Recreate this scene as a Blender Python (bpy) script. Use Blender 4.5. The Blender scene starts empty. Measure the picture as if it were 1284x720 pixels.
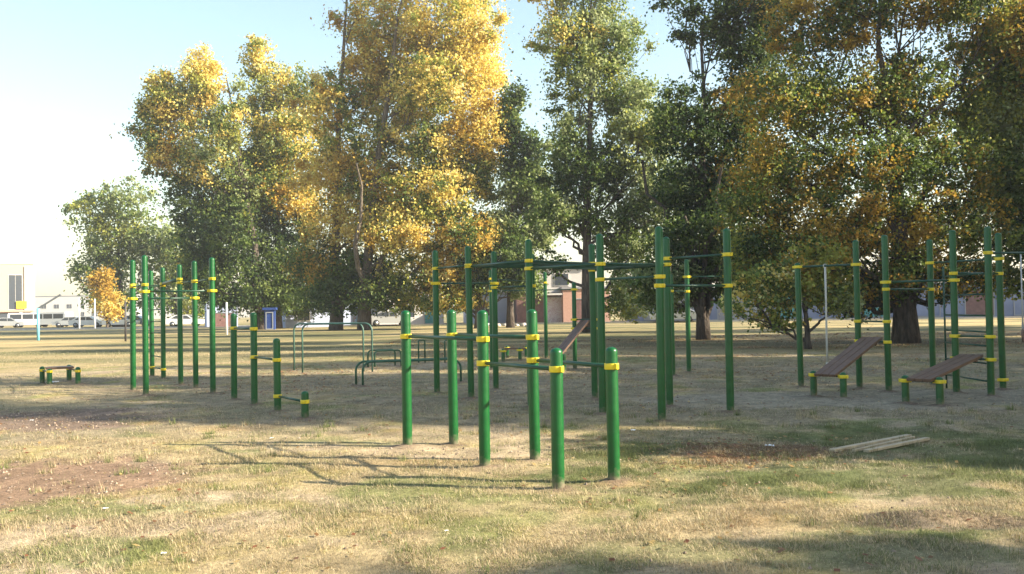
import bpy, math, random
import numpy as np
from mathutils import Vector, Matrix

S = bpy.context.scene
COL = S.collection
R = math.radians
rnd = random.Random(7)

# ------------------------------------------------------------------ camera
F = 1150.0; CH = 1.52; ROLL = math.atan(0.0171); PIT = math.atan(27 / F)
cf = Vector((0, math.cos(PIT), math.sin(PIT)))
uu = Vector((0, -math.sin(PIT), math.cos(PIT)))
xx = Vector((1, 0, 0))
cr = xx * math.cos(ROLL) - uu * math.sin(ROLL)
cu = xx * math.sin(ROLL) + uu * math.cos(ROLL)
CP = Vector((0, 0, CH))
cam = bpy.data.cameras.new('camera'); camo = bpy.data.objects.new('camera', cam); COL.objects.link(camo)
cam.sensor_width = 36; cam.lens = F / 1284 * 36; cam.clip_end = 5000; cam.clip_start = .05
m = Matrix((cr, cu, -cf)).transposed().to_4x4(); m.translation = CP
camo.matrix_world = m
S.camera = camo

def ray(px, py): return cr * ((px - 642) / F) + cu * ((360 - py) / F) + cf
def G(px, py):
    d = ray(px, py); t = -CH / d.z
    return CP + d * t
def AT(px, py, Y):
    d = ray(px, py); return CP + d * (Y / d.y)

SUN_EL = R(27); SD = Vector((0.982, -0.186, 0)).normalized()
SUNV = Vector((SD.x * math.cos(SUN_EL), SD.y * math.cos(SUN_EL), math.sin(SUN_EL)))

# ------------------------------------------------------------------ noise in numpy
_tab = np.random.RandomState(3).rand(256, 256)
def vn(x, y, s=0):
    x = np.asarray(x, float) + 37.1 * s; y = np.asarray(y, float) + 91.7 * s
    xi = np.floor(x).astype(int); yi = np.floor(y).astype(int); fx = x - xi; fy = y - yi
    fx = fx * fx * (3 - 2 * fx); fy = fy * fy * (3 - 2 * fy)
    a = _tab[xi & 255, yi & 255]; b = _tab[(xi + 1) & 255, yi & 255]
    c = _tab[xi & 255, (yi + 1) & 255]; d = _tab[(xi + 1) & 255, (yi + 1) & 255]
    return (a * (1 - fx) + b * fx) * (1 - fy) + (c * (1 - fx) + d * fx) * fy
def fbm(x, y, s=0, o=4):
    v = 0; a = .5; t = 0
    for k in range(o):
        v = v + a * vn(x * 2 ** k, y * 2 ** k, s + k * 5); t += a; a *= .5
    return v / t
def sst(a, b, x): t = np.clip((x - a) / (b - a), 0, 1); return t * t * (3 - 2 * t)

# ------------------------------------------------------------------ materials
def mat(name, col, rough=.6, metal=0, bump=0, bscale=20, var=0, vscale=6, spec=.5, coat=0):
    m = bpy.data.materials.new(name); m.use_nodes = True; nt = m.node_tree; p = nt.nodes['Principled BSDF']
    p.inputs['Base Color'].default_value = (*col, 1); p.inputs['Roughness'].default_value = rough
    p.inputs['Metallic'].default_value = metal; p.inputs['Specular IOR Level'].default_value = spec
    if coat: p.inputs['Coat Weight'].default_value = coat; p.inputs['Coat Roughness'].default_value = .09
    tc = nt.nodes.new('ShaderNodeTexCoord')
    if 'bark' in name:
        mp = nt.nodes.new('ShaderNodeMapping'); mp.inputs['Scale'].default_value = (2.2, 2.2, .45); nt.links.new(tc.outputs['Object'], mp.inputs[0])
        class _T: outputs = {'Object': mp.outputs[0]}
        tc = _T
    if var:
        n = nt.nodes.new('ShaderNodeTexNoise'); n.inputs['Scale'].default_value = vscale; n.inputs['Detail'].default_value = 6
        nt.links.new(tc.outputs['Object'], n.inputs['Vector'])
        r = nt.nodes.new('ShaderNodeMapRange'); r.inputs['From Min'].default_value = .3; r.inputs['From Max'].default_value = .7
        r.inputs['To Min'].default_value = 1 - var; r.inputs['To Max'].default_value = 1 + var
        nt.links.new(n.outputs['Fac'], r.inputs['Value'])
        h = nt.nodes.new('ShaderNodeVectorMath'); h.operation = 'SCALE'; h.inputs[0].default_value = col
        nt.links.new(r.outputs[0], h.inputs['Scale']); nt.links.new(h.outputs[0], p.inputs['Base Color'])
    if bump:
        n = nt.nodes.new('ShaderNodeTexNoise'); n.inputs['Scale'].default_value = bscale; n.inputs['Detail'].default_value = 5
        nt.links.new(tc.outputs['Object'], n.inputs['Vector'])
        b = nt.nodes.new('ShaderNodeBump'); b.inputs['Strength'].default_value = bump; b.inputs['Distance'].default_value = .12 if 'bark' in name else .02
        nt.links.new(n.outputs['Fac'], b.inputs['Height']); nt.links.new(b.outputs[0], p.inputs['Normal'])
    return m
def attr_mat(name, rough=.8, transl=0, nscale=0, nvar=0, bump=0, bscale=60, spec=.3):
    m = bpy.data.materials.new(name); m.use_nodes = True; nt = m.node_tree; p = nt.nodes['Principled BSDF']
    out = nt.nodes['Material Output']
    a = nt.nodes.new('ShaderNodeAttribute'); a.attribute_name = 'tint'
    c = a.outputs['Color']; p.inputs['Roughness'].default_value = rough; p.inputs['Specular IOR Level'].default_value = spec
    tc = nt.nodes.new('ShaderNodeTexCoord')
    if nvar:
        n = nt.nodes.new('ShaderNodeTexNoise'); n.inputs['Scale'].default_value = nscale; n.inputs['Detail'].default_value = 8
        n.inputs['Roughness'].default_value = .75
        nt.links.new(tc.outputs['Object'], n.inputs['Vector'])
        r = nt.nodes.new('ShaderNodeMapRange'); r.inputs['From Min'].default_value = .32; r.inputs['From Max'].default_value = .68
        r.inputs['To Min'].default_value = 1 - nvar; r.inputs['To Max'].default_value = 1 + nvar
        nt.links.new(n.outputs['Fac'], r.inputs['Value'])
        h = nt.nodes.new('ShaderNodeVectorMath'); h.operation = 'SCALE'
        nt.links.new(c, h.inputs[0]); nt.links.new(r.outputs[0], h.inputs['Scale']); c = h.outputs[0]
    nt.links.new(c, p.inputs['Base Color'])
    if bump:
        n = nt.nodes.new('ShaderNodeTexNoise'); n.inputs['Scale'].default_value = bscale; n.inputs['Detail'].default_value = 8
        n.inputs['Roughness'].default_value = .7
        nt.links.new(tc.outputs['Object'], n.inputs['Vector'])
        b = nt.nodes.new('ShaderNodeBump'); b.inputs['Strength'].default_value = bump; b.inputs['Distance'].default_value = .03
        nt.links.new(n.outputs['Fac'], b.inputs['Height']); nt.links.new(b.outputs[0], p.inputs['Normal'])
    if transl:
        t = nt.nodes.new('ShaderNodeBsdfTranslucent'); mx = nt.nodes.new('ShaderNodeMixShader'); mx.inputs[0].default_value = transl
        nt.links.new(c, t.inputs['Color']); nt.links.new(p.outputs[0], mx.inputs[1]); nt.links.new(t.outputs[0], mx.inputs[2])
        nt.links.new(mx.outputs[0], out.inputs['Surface'])
    return m

M = {}
M['green'] = mat('green_paint', (.004, .080, .017), .38, spec=.4, var=.16, vscale=9, bump=.12, bscale=14)
M['bar'] = mat('dark_green_bar', (.012, .06, .032), .38, var=.2, vscale=14)
M['yellow'] = mat('yellow_paint', (.72, .55, .02), .38, var=.12, vscale=20)
M['bolt'] = mat('bolt_steel', (.35, .33, .3), .4, 1)
M['board'] = mat('brown_board', (.135, .075, .045), .5, var=.2, vscale=12, bump=.1)
M['oldgreen'] = mat('old_green_tube', (.025, .09, .045), .5, var=.3, vscale=9)
M['oldblue'] = mat('worn_blue_tube', (.05, .11, .085), .5, var=.25, vscale=9)
M['tube_grey'] = mat('dull_grey_paint', (.16, .18, .2), .7)
M['rope'] = mat('rope', (.55, .52, .46), .9, bump=.4, bscale=60, var=.15)
M['strap'] = mat('strap', (.5, .5, .5), .8)
M['ring'] = mat('ring_wood', (.16, .1, .07), .5)
M['plank'] = mat('raw_plank', (.42, .34, .22), .75, var=.2, vscale=9, bump=.2)
M['bark'] = mat('bark', (.085, .068, .055), .95, bump=1, bscale=7, var=.6, vscale=4)
M['barkpale'] = mat('pale_bark', (.13, .105, .08), .95, bump=1, bscale=7, var=.45, vscale=4)
M['cream'] = mat('cream_wall', (.42, .32, .225), .85, var=.05)
M['white'] = mat('white_wall', (.5, .48, .46), .8, var=.06)
M['glass'] = mat('dark_glass', (.05, .06, .075), .12, spec=.8)
M['lav'] = mat('pale_blue_wall', (.36, .41, .56), .75, var=.08, vscale=1)
M['bluewall'] = mat('blue_grey_wall', (.17, .21, .32), .8, var=.18, vscale=.6)
M['teal'] = mat('teal_paint', (.05, .25, .25), .6, var=.2, vscale=2)
M['deepblue'] = mat('deep_blue_paint', (.012, .04, .17), .5, var=.15, vscale=2)
M['brick'] = mat('brown_brick', (.16, .085, .075), .9, var=.25, vscale=3)
M['peach'] = mat('peach_wall', (.42, .25, .19), .85, var=.1)
M['roofgrey'] = mat('grey_roof', (.25, .25, .27), .8, var=.15)
M['lightblue'] = mat('light_blue_paint', (.16, .45, .55), .5, var=.1)
M['grey'] = mat('grey_metal', (.3, .32, .34), .5, .4)
M['whitepaint'] = mat('white_paint', (.75, .75, .73), .5)
M['darkpole'] = mat('dark_pole', (.05, .045, .045), .6)
M['tyre'] = mat('tyre', (.02, .02, .02), .8)
M['rim'] = mat('rim', (.4, .4, .42), .35, .8)
M['carwhite'] = mat('car_white', (.75, .75, .76), .3, coat=.5)
M['carsilver'] = mat('car_silver', (.5, .52, .55), .3, .4, coat=.5)
M['carblue'] = mat('car_blue', (.14, .22, .34), .3, coat=.5)
M['carred'] = mat('car_red', (.4, .07, .05), .3, coat=.5)
M['lamp'] = mat('lamp_lens', (.7, .68, .6), .2)
M['tail'] = mat('tail_lens', (.45, .03, .02), .25)
M['asphalt'] = mat('asphalt', (.16, .155, .15), .9, var=.2, vscale=.6, bump=.3)
M['kerb'] = mat('kerb_concrete', (.42, .41, .38), .9, var=.15, vscale=2)
M['litter'] = mat('white_litter', (.8, .8, .78), .6)
M['stone'] = mat('pale_stone', (.45, .42, .38), .95, var=.2, bump=.5)
M['leaf'] = attr_mat('leaves', .5, .45, spec=.35)
M['grass'] = attr_mat('grass_blades', .8, .25)
M['ground'] = attr_mat('ground_soil', .95, 0, 22, .38, .9, 45, spec=.1)
def worn(m, top=.16):
    nt = m.node_tree; p = nt.nodes['Principled BSDF']; src = p.inputs['Base Color'].links[0].from_socket
    tc = nt.nodes.new('ShaderNodeTexCoord'); sp = nt.nodes.new('ShaderNodeSeparateXYZ'); nt.links.new(tc.outputs['Object'], sp.inputs[0])
    n = nt.nodes.new('ShaderNodeTexNoise'); n.inputs['Scale'].default_value = 18; n.inputs['Detail'].default_value = 7; nt.links.new(tc.outputs['Object'], n.inputs['Vector'])
    a = nt.nodes.new('ShaderNodeMath'); a.operation = 'MULTIPLY_ADD'; a.inputs[1].default_value = -.22; nt.links.new(n.outputs['Fac'], a.inputs[0]); nt.links.new(sp.outputs['Z'], a.inputs[2])
    r = nt.nodes.new('ShaderNodeMapRange'); r.inputs['From Min'].default_value = .0; r.inputs['From Max'].default_value = -.11; r.inputs['To Max'].default_value = .85; nt.links.new(a.outputs[0], r.inputs['Value'])
    n2 = nt.nodes.new('ShaderNodeTexNoise'); n2.inputs['Scale'].default_value = 42; n2.inputs['Detail'].default_value = 3; nt.links.new(tc.outputs['Object'], n2.inputs['Vector'])
    r2 = nt.nodes.new('ShaderNodeMapRange'); r2.inputs['From Min'].default_value = .70; r2.inputs['From Max'].default_value = .74; r2.inputs['To Max'].default_value = .6; nt.links.new(n2.outputs['Fac'], r2.inputs['Value'])
    mx = nt.nodes.new('ShaderNodeMix'); mx.data_type = 'RGBA'; mx.inputs[7].default_value = (.19, .15, .11, 1)
    nt.links.new(r.outputs[0], mx.inputs[0]); nt.links.new(src, mx.inputs[6])
    mx2 = nt.nodes.new('ShaderNodeMix'); mx2.data_type = 'RGBA'; mx2.inputs[7].default_value = (.05, .07, .05, 1)
    nt.links.new(r2.outputs[0], mx2.inputs[0]); nt.links.new(mx.outputs[2], mx2.inputs[6]); nt.links.new(mx2.outputs[2], p.inputs['Base Color'])
    r3 = nt.nodes.new('ShaderNodeMapRange'); r3.inputs['To Min'].default_value = .22; r3.inputs['To Max'].default_value = .45; nt.links.new(n.outputs['Fac'], r3.inputs['Value']); nt.links.new(r3.outputs[0], p.inputs['Roughness'])
worn(M['green'])
def graffiti():
    m = mat('graffiti_door', (.62, .55, .55), .7); nt = m.node_tree; p = nt.nodes['Principled BSDF']
    tc = nt.nodes.new('ShaderNodeTexCoord'); n = nt.nodes.new('ShaderNodeTexNoise'); n.inputs['Scale'].default_value = 2.2
    n.inputs['Detail'].default_value = 1.5; n.inputs['Distortion'].default_value = 2.5
    r = nt.nodes.new('ShaderNodeValToRGB'); e = r.color_ramp.elements
    e[0].position = .46; e[0].color = (.66, .58, .6, 1); e[1].position = .54; e[1].color = (.66, .6, .6, 1)
    k = e.new(.5); k.color = (.42, .2, .24, 1)
    nt.links.new(tc.outputs['Object'], n.inputs['Vector']); nt.links.new(n.outputs['Fac'], r.inputs[0]); nt.links.new(r.outputs[0], p.inputs['Base Color'])
    return m
M['graffiti'] = graffiti()

# ------------------------------------------------------------------ mesh builder
class MB:
    def __init__(s): s.v = []; s.f = []; s.sm = []
    def add(s, vs, fs, smooth=False):
        b = len(s.v); s.v += [tuple(v) for v in vs]; s.f += [tuple(i + b for i in f) for f in fs]; s.sm += [smooth] * len(fs); return s
    def box(s, c, d, rot=None, bev=0):
        c = Vector(c); hx, hy, hz = d[0] / 2, d[1] / 2, d[2] / 2
        b = min(bev, hx * .9, hy * .9, hz * .9)
        q = rot if rot is not None else Matrix.Identity(3)
        if b <= 0:
            vs = [c + q @ Vector((x * hx, y * hy, z * hz)) for z in (-1, 1) for x, y in ((-1, -1), (1, -1), (1, 1), (-1, 1))]
            return s.add(vs, [(3, 2, 1, 0), (4, 5, 6, 7), (0, 1, 5, 4), (1, 2, 6, 5), (2, 3, 7, 6), (3, 0, 4, 7)])
        ring = lambda z, e: [c + q @ Vector((x, y, z)) for x, y in ((-hx + e + b, -hy + e), (hx - e - b, -hy + e), (hx - e, -hy + e + b), (hx - e, hy - e - b), (hx - e - b, hy - e), (-hx + e + b, hy - e), (-hx + e, hy - e - b), (-hx + e, -hy + e + b))]
        vs = ring(-hz, b * .6) + ring(-hz + b, 0) + ring(hz - b, 0) + ring(hz, b * .6)
        fs = [tuple(range(7, -1, -1)), tuple(range(24, 32))]
        for k in range(3):
            for i in range(8): j = (i + 1) % 8; fs.append((k * 8 + i, k * 8 + j, k * 8 + 8 + j, k * 8 + 8 + i))
        return s.add(vs, fs)
    def path(s, pts, rad, n=12, cap=True):
        pts = [Vector(p) for p in pts]
        if not hasattr(rad, '__len__'): rad = [rad] * len(pts)
        vs = []; up = None
        for i, p in enumerate(pts):
            t = (pts[min(i + 1, len(pts) - 1)] - pts[max(i - 1, 0)]).normalized()
            if up is None: up = t.orthogonal().normalized()
            up = (up - t * up.dot(t)).normalized(); w = t.cross(up)
            for k in range(n):
                a = 2 * math.pi * k / n; vs.append(p + (up * math.cos(a) + w * math.sin(a)) * rad[i])
        fs = []
        for i in range(len(pts) - 1):
            for k in range(n):
                j = (k + 1) % n; fs.append((i * n + k, i * n + j, (i + 1) * n + j, (i + 1) * n + k))
        s.add(vs, fs, True)
        if cap:
            b = len(s.v) - len(vs)
            s.f.append(tuple(b + k for k in range(n - 1, -1, -1))); s.f.append(tuple(b + (len(pts) - 1) * n + k for k in range(n))); s.sm += [False, False]
        return s
    def lathe(s, prof, c, n=24, axis=None):
        c = Vector(c); q = Vector((0, 0, 1)).rotation_difference(Vector(axis)).to_matrix() if axis is not None else Matrix.Identity(3)
        vs = []
        for r, z in prof:
            for k in range(n): a = 2 * math.pi * k / n; vs.append(c + q @ Vector((r * math.cos(a), r * math.sin(a), z)))
        fs = [(i * n + k, i * n + (k + 1) % n, (i + 1) * n + (k + 1) % n, (i + 1) * n + k) for i in range(len(prof) - 1) for k in range(n)]
        s.add(vs, fs, True)
        return s
    def prism(s, poly, y0, y1, rot=None, off=(0, 0, 0)):   # poly in xz, extruded along y
        n = len(poly); off = Vector(off); q = rot if rot is not None else Matrix.Identity(3)
        vs = [off + q @ Vector((x, y0, z)) for x, z in poly] + [off + q @ Vector((x, y1, z)) for x, z in poly]
        fs = [tuple(range(n)), tuple(range(2 * n - 1, n - 1, -1))] + [(i, i + n, (i + 1) % n + n, (i + 1) % n) for i in range(n)]
        return s.add(vs, fs)
    def build(s, name, m, parent=None):
        me = bpy.data.meshes.new(name); me.from_pydata(s.v, [], s.f); me.update()
        me.polygons.foreach_set('use_smooth', s.sm); me.materials.append(m)
        o = bpy.data.objects.new(name, me); COL.objects.link(o)
        if parent is not None: o.parent = parent
        return o
def tag(o, label=None, cat=None, group=None, kind=None):
    for k, v in (('label', label), ('category', cat), ('group', group), ('kind', kind)):
        if v: o[k] = v
    return o
def root(name, loc, label, cat, group=None, rz=0):
    o = bpy.data.objects.new(name, None); o.empty_display_size = .2; COL.objects.link(o); o.location = loc; o.rotation_euler = (0, 0, rz)
    return tag(o, label, cat, group)

# ------------------------------------------------------------------ ground
def gz(x, y):
    x = np.asarray(x, float); y = np.asarray(y, float)
    near = np.exp(-np.maximum(np.hypot(x, y) - 25, 0) / 30)
    h = (fbm(x * .5, y * .5, 2) - .5) * .07 * near + (fbm(x * 3.1, y * 3.1, 4) - .5) * .035 * near
    # the scuffed hollow at the right
    g = G(1238, 653); h = h - .10 * np.exp(-(((x - g.x) / .32) ** 2 + ((y - g.y) / .13) ** 2))
    g = G(1190, 650); h = h + .05 * np.exp(-(((x - g.x) / .5) ** 2 + ((y - g.y - .05) / .2) ** 2))
    return h
def GZ(x, y): return float(gz(x, y))
PB = []          # bases of posts (for little soil collars)
def ell(x, y, px, py, rx, ry, s=0, amp=.5):
    g = G(px, py); d = np.hypot((x - g.x) / rx, (y - g.y) / ry) + (fbm(x * 1.3, y * 1.3, s) - .5) * 2 * amp + (fbm(x * 7, y * 7, s + 3, 3) - .5) * .5
    return 1 - sst(.75, 1.15, d)
def gcol(x, y):
    def mixc(a, c, t): return a * (1 - t[..., None]) + np.array(c) * t[..., None]
    c = np.zeros(x.shape + (3,)) + np.array((.35, .275, .155))
    c = mixc(c, (.38, .30, .20), sst(.45, .7, fbm(x * .8, y * .8, 11)))
    c = mixc(c, (.33, .27, .11), sst(.5, .72, fbm(x * 1.9, y * 1.9, 12)) * .8)
    c = mixc(c, (.17, .19, .065), sst(.54, .72, fbm(x * 1.1, y * 1.1, 13)) * .75)
    c = mixc(c, (.36, .22, .09), sst(.62, .76, fbm(x * .9, y * .9, 14)) * .35)
    # trodden grey soil around the equipment
    t = sst(9.5, 12.0, y + (fbm(x * .6, y * .6, 15) - .5) * 5) * (1 - sst(22, 27, y))
    c = mixc(c, (.24, .20, .13), t * .8 * sst(.3, .55, fbm(x * 1.2, y * .9, 16)))
    t = ell(x, y, 1120, 500, 4.5, 1.5, 17, .3); c = mixc(c, (.29, .25, .18), t * .85)
    t = ell(x, y, 585, 566, 1.1, .5, 18, .5); c = mixc(c, (.43, .33, .22), t * .8)
    # green right, rusty patch, green bottom left
    t = ell(x, y, 1150, 570, 3.5, 2.1, 19, .6) * sst(.2, .5, fbm(x * 2, y * 2, 20)); c = mixc(c, (.10, .12, .045), t * .8)
    t = ell(x, y, 860, 600, 1.6, .6, 33, .6) * sst(.3, .6, fbm(x * 2, y * 2, 34)); c = mixc(c, (.11, .13, .05), t * .7)
    t = ell(x, y, 930, 566, 1.0, .85, 21, .6); c = mixc(c, (.20, .095, .055), t * .65)
    t = ell(x, y, 120, 690, .55, .35, 22, .6); c = mixc(c, (.17, .20, .07), t * .7)
    t = ell(x, y, 1080, 690, 1.5, .45, 35, .8); c = mixc(c, (.13, .15, .06), t * .6)
    # bare dirt at the left
    t = ell(x, y, 0, 606, 1.75, 1.45, 23, .22); c = mixc(c, (.25, .165, .11), t * .95)
    t = ell(x, y, 20, 528, 2.3, 1.4, 24, .5); c = mixc(c, (.19, .135, .105), t * .85)
    t = ell(x, y, 1215, 652, .75, .22, 25, .5); c = mixc(c, (.22, .16, .12), t * .8)
    c = c * (.62 + .76 * fbm(x * 4.5, y * 4.5, 61, 4))[..., None] * (.8 + .4 * vn(x * 19, y * 19, 62))[..., None]
    # field behind
    far = sst(24, 34, y)
    f = np.zeros(x.shape + (3,)) + np.array((.31, .25, .13))
    f = mixc(f, (.13, .13, .06), sst(.38, .58, fbm(x * .12, y * .45, 26)) * .85)
    f = mixc(f, (.42, .32, .16), sst(.55, .7, fbm(x * .1, y * .3, 27)))
    c = c * (1 - far[..., None]) + f * far[..., None]
    t = sst(24, 30, y) * (1 - sst(42, 50, y)) * sst(-4, 4, x) * sst(.3, .6, fbm(x * .3, y * .5, 72)); c = mixc(c, (.15, .115, .07), t * .75)  # brown leaf litter under the right trees, their shade darkened into the colour
    far = sst(260, 420, np.hypot(x, y)); c = mixc(c, (.12, .14, .07), far)
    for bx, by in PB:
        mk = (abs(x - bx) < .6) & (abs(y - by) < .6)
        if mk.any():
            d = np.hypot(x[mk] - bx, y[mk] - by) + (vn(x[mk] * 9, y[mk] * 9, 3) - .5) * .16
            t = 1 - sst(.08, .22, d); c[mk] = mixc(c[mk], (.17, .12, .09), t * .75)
    return c

def put_colors(me, cols):
    a = me.color_attributes.new('tint', 'FLOAT_COLOR', 'POINT')
    buf = np.ones((len(cols), 4), np.float32); buf[:, :3] = cols
    a.data.foreach_set('color', buf.ravel())
def np_mesh(name, v, q, m, cols, parent=None, smooth=False, k=4):
    me = bpy.data.meshes.new(name); nv = len(v); nf = len(q)
    me.vertices.add(nv); me.vertices.foreach_set('co', np.asarray(v, np.float32).ravel())
    me.loops.add(nf * k); me.loops.foreach_set('vertex_index', np.asarray(q, np.int32).ravel())
    me.polygons.add(nf); me.polygons.foreach_set('loop_start', np.arange(0, nf * k, k, dtype=np.int32))
    me.polygons.foreach_set('use_smooth', np.full(nf, smooth)); me.update(calc_edges=True)
    put_colors(me, cols); me.materials.append(m)
    o = bpy.data.objects.new(name, me); COL.objects.link(o)
    if parent is not None: o.parent = parent
    return o

def build_ground():
    def stretch(lim, near, step, g):
        a = list(np.arange(0, near, step)); s = step
        while a[-1] < lim: s *= g; a.append(a[-1] + s)
        return np.array(a)
    xp = stretch(850, 10, .05, 1.035); xs = np.concatenate([-xp[::-1], xp[1:]])
    yf = stretch(880, 14, .05, 1.025) + 3.5; yb = -stretch(60, .2, .2, 1.3)[::-1] + 3.5
    ys = np.concatenate([yb[:-1], yf])
    X, Y = np.meshgrid(xs, ys); Z = gz(X, Y)
    for bx, by in PB:
        mk = (abs(X - bx) < .4) & (abs(Y - by) < .4); d = np.hypot(X[mk] - bx, Y[mk] - by)
        Z[mk] += .03 * np.exp(-(d / .13) ** 2) * (.6 + .8 * vn(X[mk] * 14, Y[mk] * 14, 8))
    n0, n1 = X.shape; i = np.arange(n0 * n1).reshape(n0, n1)
    q = np.stack([i[:-1, :-1], i[:-1, 1:], i[1:, 1:], i[1:, :-1]], -1).reshape(-1, 4)
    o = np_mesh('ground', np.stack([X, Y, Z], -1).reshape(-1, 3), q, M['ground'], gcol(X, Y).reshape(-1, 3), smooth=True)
    tag(o, 'dry worn grass field with bare soil patches', None, None, 'structure')

def build_grass():
    rs = np.random.RandomState(5); P = []
    for (y0, y1, dens) in ((4.2, 7, 14000), (7, 10, 8000), (10, 15, 3200), (15, 24, 700), (24, 40, 80)):
        hw = .62 * y1 + .8; n = int(2 * hw * (y1 - y0) * dens)
        x = rs.uniform(-hw, hw, n); y = rs.uniform(y0, y1, n); k = abs(x) < .62 * y + .8; P.append(np.stack([x[k], y[k]], 1))
    P = np.concatenate(P); x, y = P[:, 0], P[:, 1]
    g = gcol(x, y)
    bare = np.maximum(ell(x, y, 0, 606, 1.75, 1.45, 23, .22) * .98, ell(x, y, 20, 528, 2.3, 1.4, 24, .5) * .85)
    bare = np.maximum(bare, ell(x, y, 1120, 500, 4.5, 1.5, 17, .3) * .9)
    bare = np.maximum(bare, ell(x, y, 585, 566, 1.1, .5, 18, .5) * .75)
    clump = sst(.38, .62, fbm(x * 3.3, y * 3.3, 31))
    trod = 1 - .6 * sst(9.5, 12.5, y) * (1 - sst(22, 27, y))
    nt_ = 260; tx = rs.uniform(-6, 7, nt_); ty = rs.uniform(4.4, 13, nt_); kk_ = rs.randint(25, 70, nt_); sp = rs.uniform(.02, .06, nt_)
    qx = np.repeat(tx, kk_) + rs.normal(0, 1, kk_.sum()) * np.repeat(sp, kk_); qy = np.repeat(ty, kk_) + rs.normal(0, 1, kk_.sum()) * np.repeat(sp, kk_)
    tuft = np.concatenate([np.zeros(len(x), bool), np.ones(len(qx), bool)]); tg = np.repeat(rs.rand(nt_) < .45, kk_)
    x = np.concatenate([x, qx]); y = np.concatenate([y, qy]); g = np.concatenate([g, np.where(tg[:, None], np.array((.13, .16, .05)), np.array((.36, .29, .15)))])
    bare = np.concatenate([bare, np.zeros(len(qx))]); clump = np.concatenate([clump, np.ones(len(qx))]); trod = 1 - .6 * sst(9.5, 12.5, y) * (1 - sst(22, 27, y))
    keep = tuft | (rs.rand(len(x)) < (.3 + .7 * clump) * (1 - bare) * trod)
    x, y, g, clump, tuft = x[keep], y[keep], g[keep], clump[keep], tuft[keep]; n = len(x)
    greenness = g[:, 1] / g[:, 0]
    L = (.014 + .026 * rs.rand(n) ** 2 * (.4 + clump)) * (1 + .15 * (greenness > 1)) * (1 + .045 * y) * np.where(tuft, 1.5, 1)
    a = rs.uniform(0, 2 * np.pi, n); tilt = np.where(tuft, rs.uniform(.1, 1.1, n), 1.52 - 1.15 * rs.rand(n) ** 2.2); w = .0011 * (1 + y * .12)
    z = gz(x, y) - .003
    dx, dy = np.cos(a), np.sin(a); b = np.stack([x, y, z], 1)
    side = np.stack([-dy, dx, np.zeros(n)], 1) * w[:, None]
    mid = b + np.stack([dx * np.sin(tilt * .6), dy * np.sin(tilt * .6), np.cos(tilt * .6)], 1) * (L * .55)[:, None]
    tip = mid + np.stack([dx * np.sin(tilt), dy * np.sin(tilt), np.cos(tilt)], 1) * (L * .55)[:, None]
    v = np.stack([b - side, b + side, tip], 1).reshape(-1, 3)
    q = np.arange(n * 3).reshape(n, 3)
    straw = rs.rand(n) < .5; br = rs.uniform(.7, 1.45, n)[:, None]
    c = g * br; c = np.where((straw & (greenness < 1))[:, None], np.array((.50, .405, .255)) * br * .9, c)
    gr = rs.rand(n) < .10 + .35 * sst(.45, .7, fbm(x * 1.4, y * 1.4, 52)) + .25 * (greenness > 1); c = np.where(gr[:, None], np.array((.15, .17, .055)) * br, c)
    c = np.repeat(np.clip(c, 0, .8), 3, axis=0)
    o = np_mesh('grass', v, q, M['grass'], c, k=3); tag(o, 'short dry matted grass with green tufts', 'grass', None, 'stuff')
    # small clods and pebbles on bare soil
    m_ = 30000; px_ = rs.uniform(-8, 11, m_); py_ = rs.uniform(4.4, 20, m_)
    bare = np.maximum(ell(px_, py_, 0, 606, 1.75, 1.45, 23, .22), ell(px_, py_, 20, 528, 2.3, 1.4, 24, .5)); bare = np.maximum(bare, ell(px_, py_, 585, 566, 1.1, .5, 18, .5))
    for bx, by in PB: bare = np.maximum(bare, 1.6 * np.exp(-((px_ - bx) ** 2 + (py_ - by) ** 2) / .03))
    k = rs.rand(m_) < .03 + .5 * bare; px_, py_ = px_[k], py_[k]; m_ = len(px_); r_ = rs.uniform(.004, .016, m_) * (1 + .02 * py_)
    b = np.stack([px_, py_, gz(px_, py_) + .004 + .02 * 0], 1); o6 = np.array([(1, 0, 0), (0, 1, 0), (-1, 0, 0), (0, -1, 0), (0, 0, .8), (0, 0, -.8)])
    v = (b[:, None, :] + o6[None] * (r_[:, None, None] * rs.uniform(.6, 1.4, (m_, 6, 1)))).reshape(-1, 3)
    f8 = np.array([(0, 1, 4), (1, 2, 4), (2, 3, 4), (3, 0, 4), (1, 0, 5), (2, 1, 5), (3, 2, 5), (0, 3, 5)])
    q = (np.arange(m_)[:, None, None] * 6 + f8[None]).reshape(-1, 3)
    c = np.repeat(np.array((.27, .21, .16)) * rs.uniform(.5, 1.7, m_)[:, None], 6, axis=0)
    o = np_mesh('pebbles', v, q, M['ground'], c, k=3); tag(o, 'small clods and pebbles strewn on the bare soil', 'pebbles', None, 'stuff')
    # fallen leaves and bits
    n = 12000; x = rs.uniform(-9, 11, n); y = rs.uniform(4.3, 26, n); d = fbm(x * .7, y * .7, 41)
    red = ell(x, y, 930, 566, 1.1, .95, 21, .6)
    k = (rs.rand(n) < sst(.45, .75, d) * .8 + .08 + red) & (abs(x) < .62 * y + .6)
    xe = rs.normal(G(930, 566).x, .55, 500); ye = rs.normal(G(930, 566).y, .5, 500)
    x = np.concatenate([x[k], xe]); y = np.concatenate([y[k], ye]); n = len(x)
    n2 = 30000; x2 = rs.uniform(-6, 24, n2); y2 = rs.uniform(17, 46, n2); k2 = (rs.rand(n2) < sst(.42, .7, fbm(x2 * .35, y2 * .6, 71))) & (abs(x2) < .62 * y2)
    x = np.concatenate([x, x2[k2]]); y = np.concatenate([y, y2[k2]]); n = len(x)
    s = (rs.uniform(.013, .030, n) * (1 + np.maximum(y - 16, 0) * .045))[:, None]; a = rs.uniform(0, 6.28, n)
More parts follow.
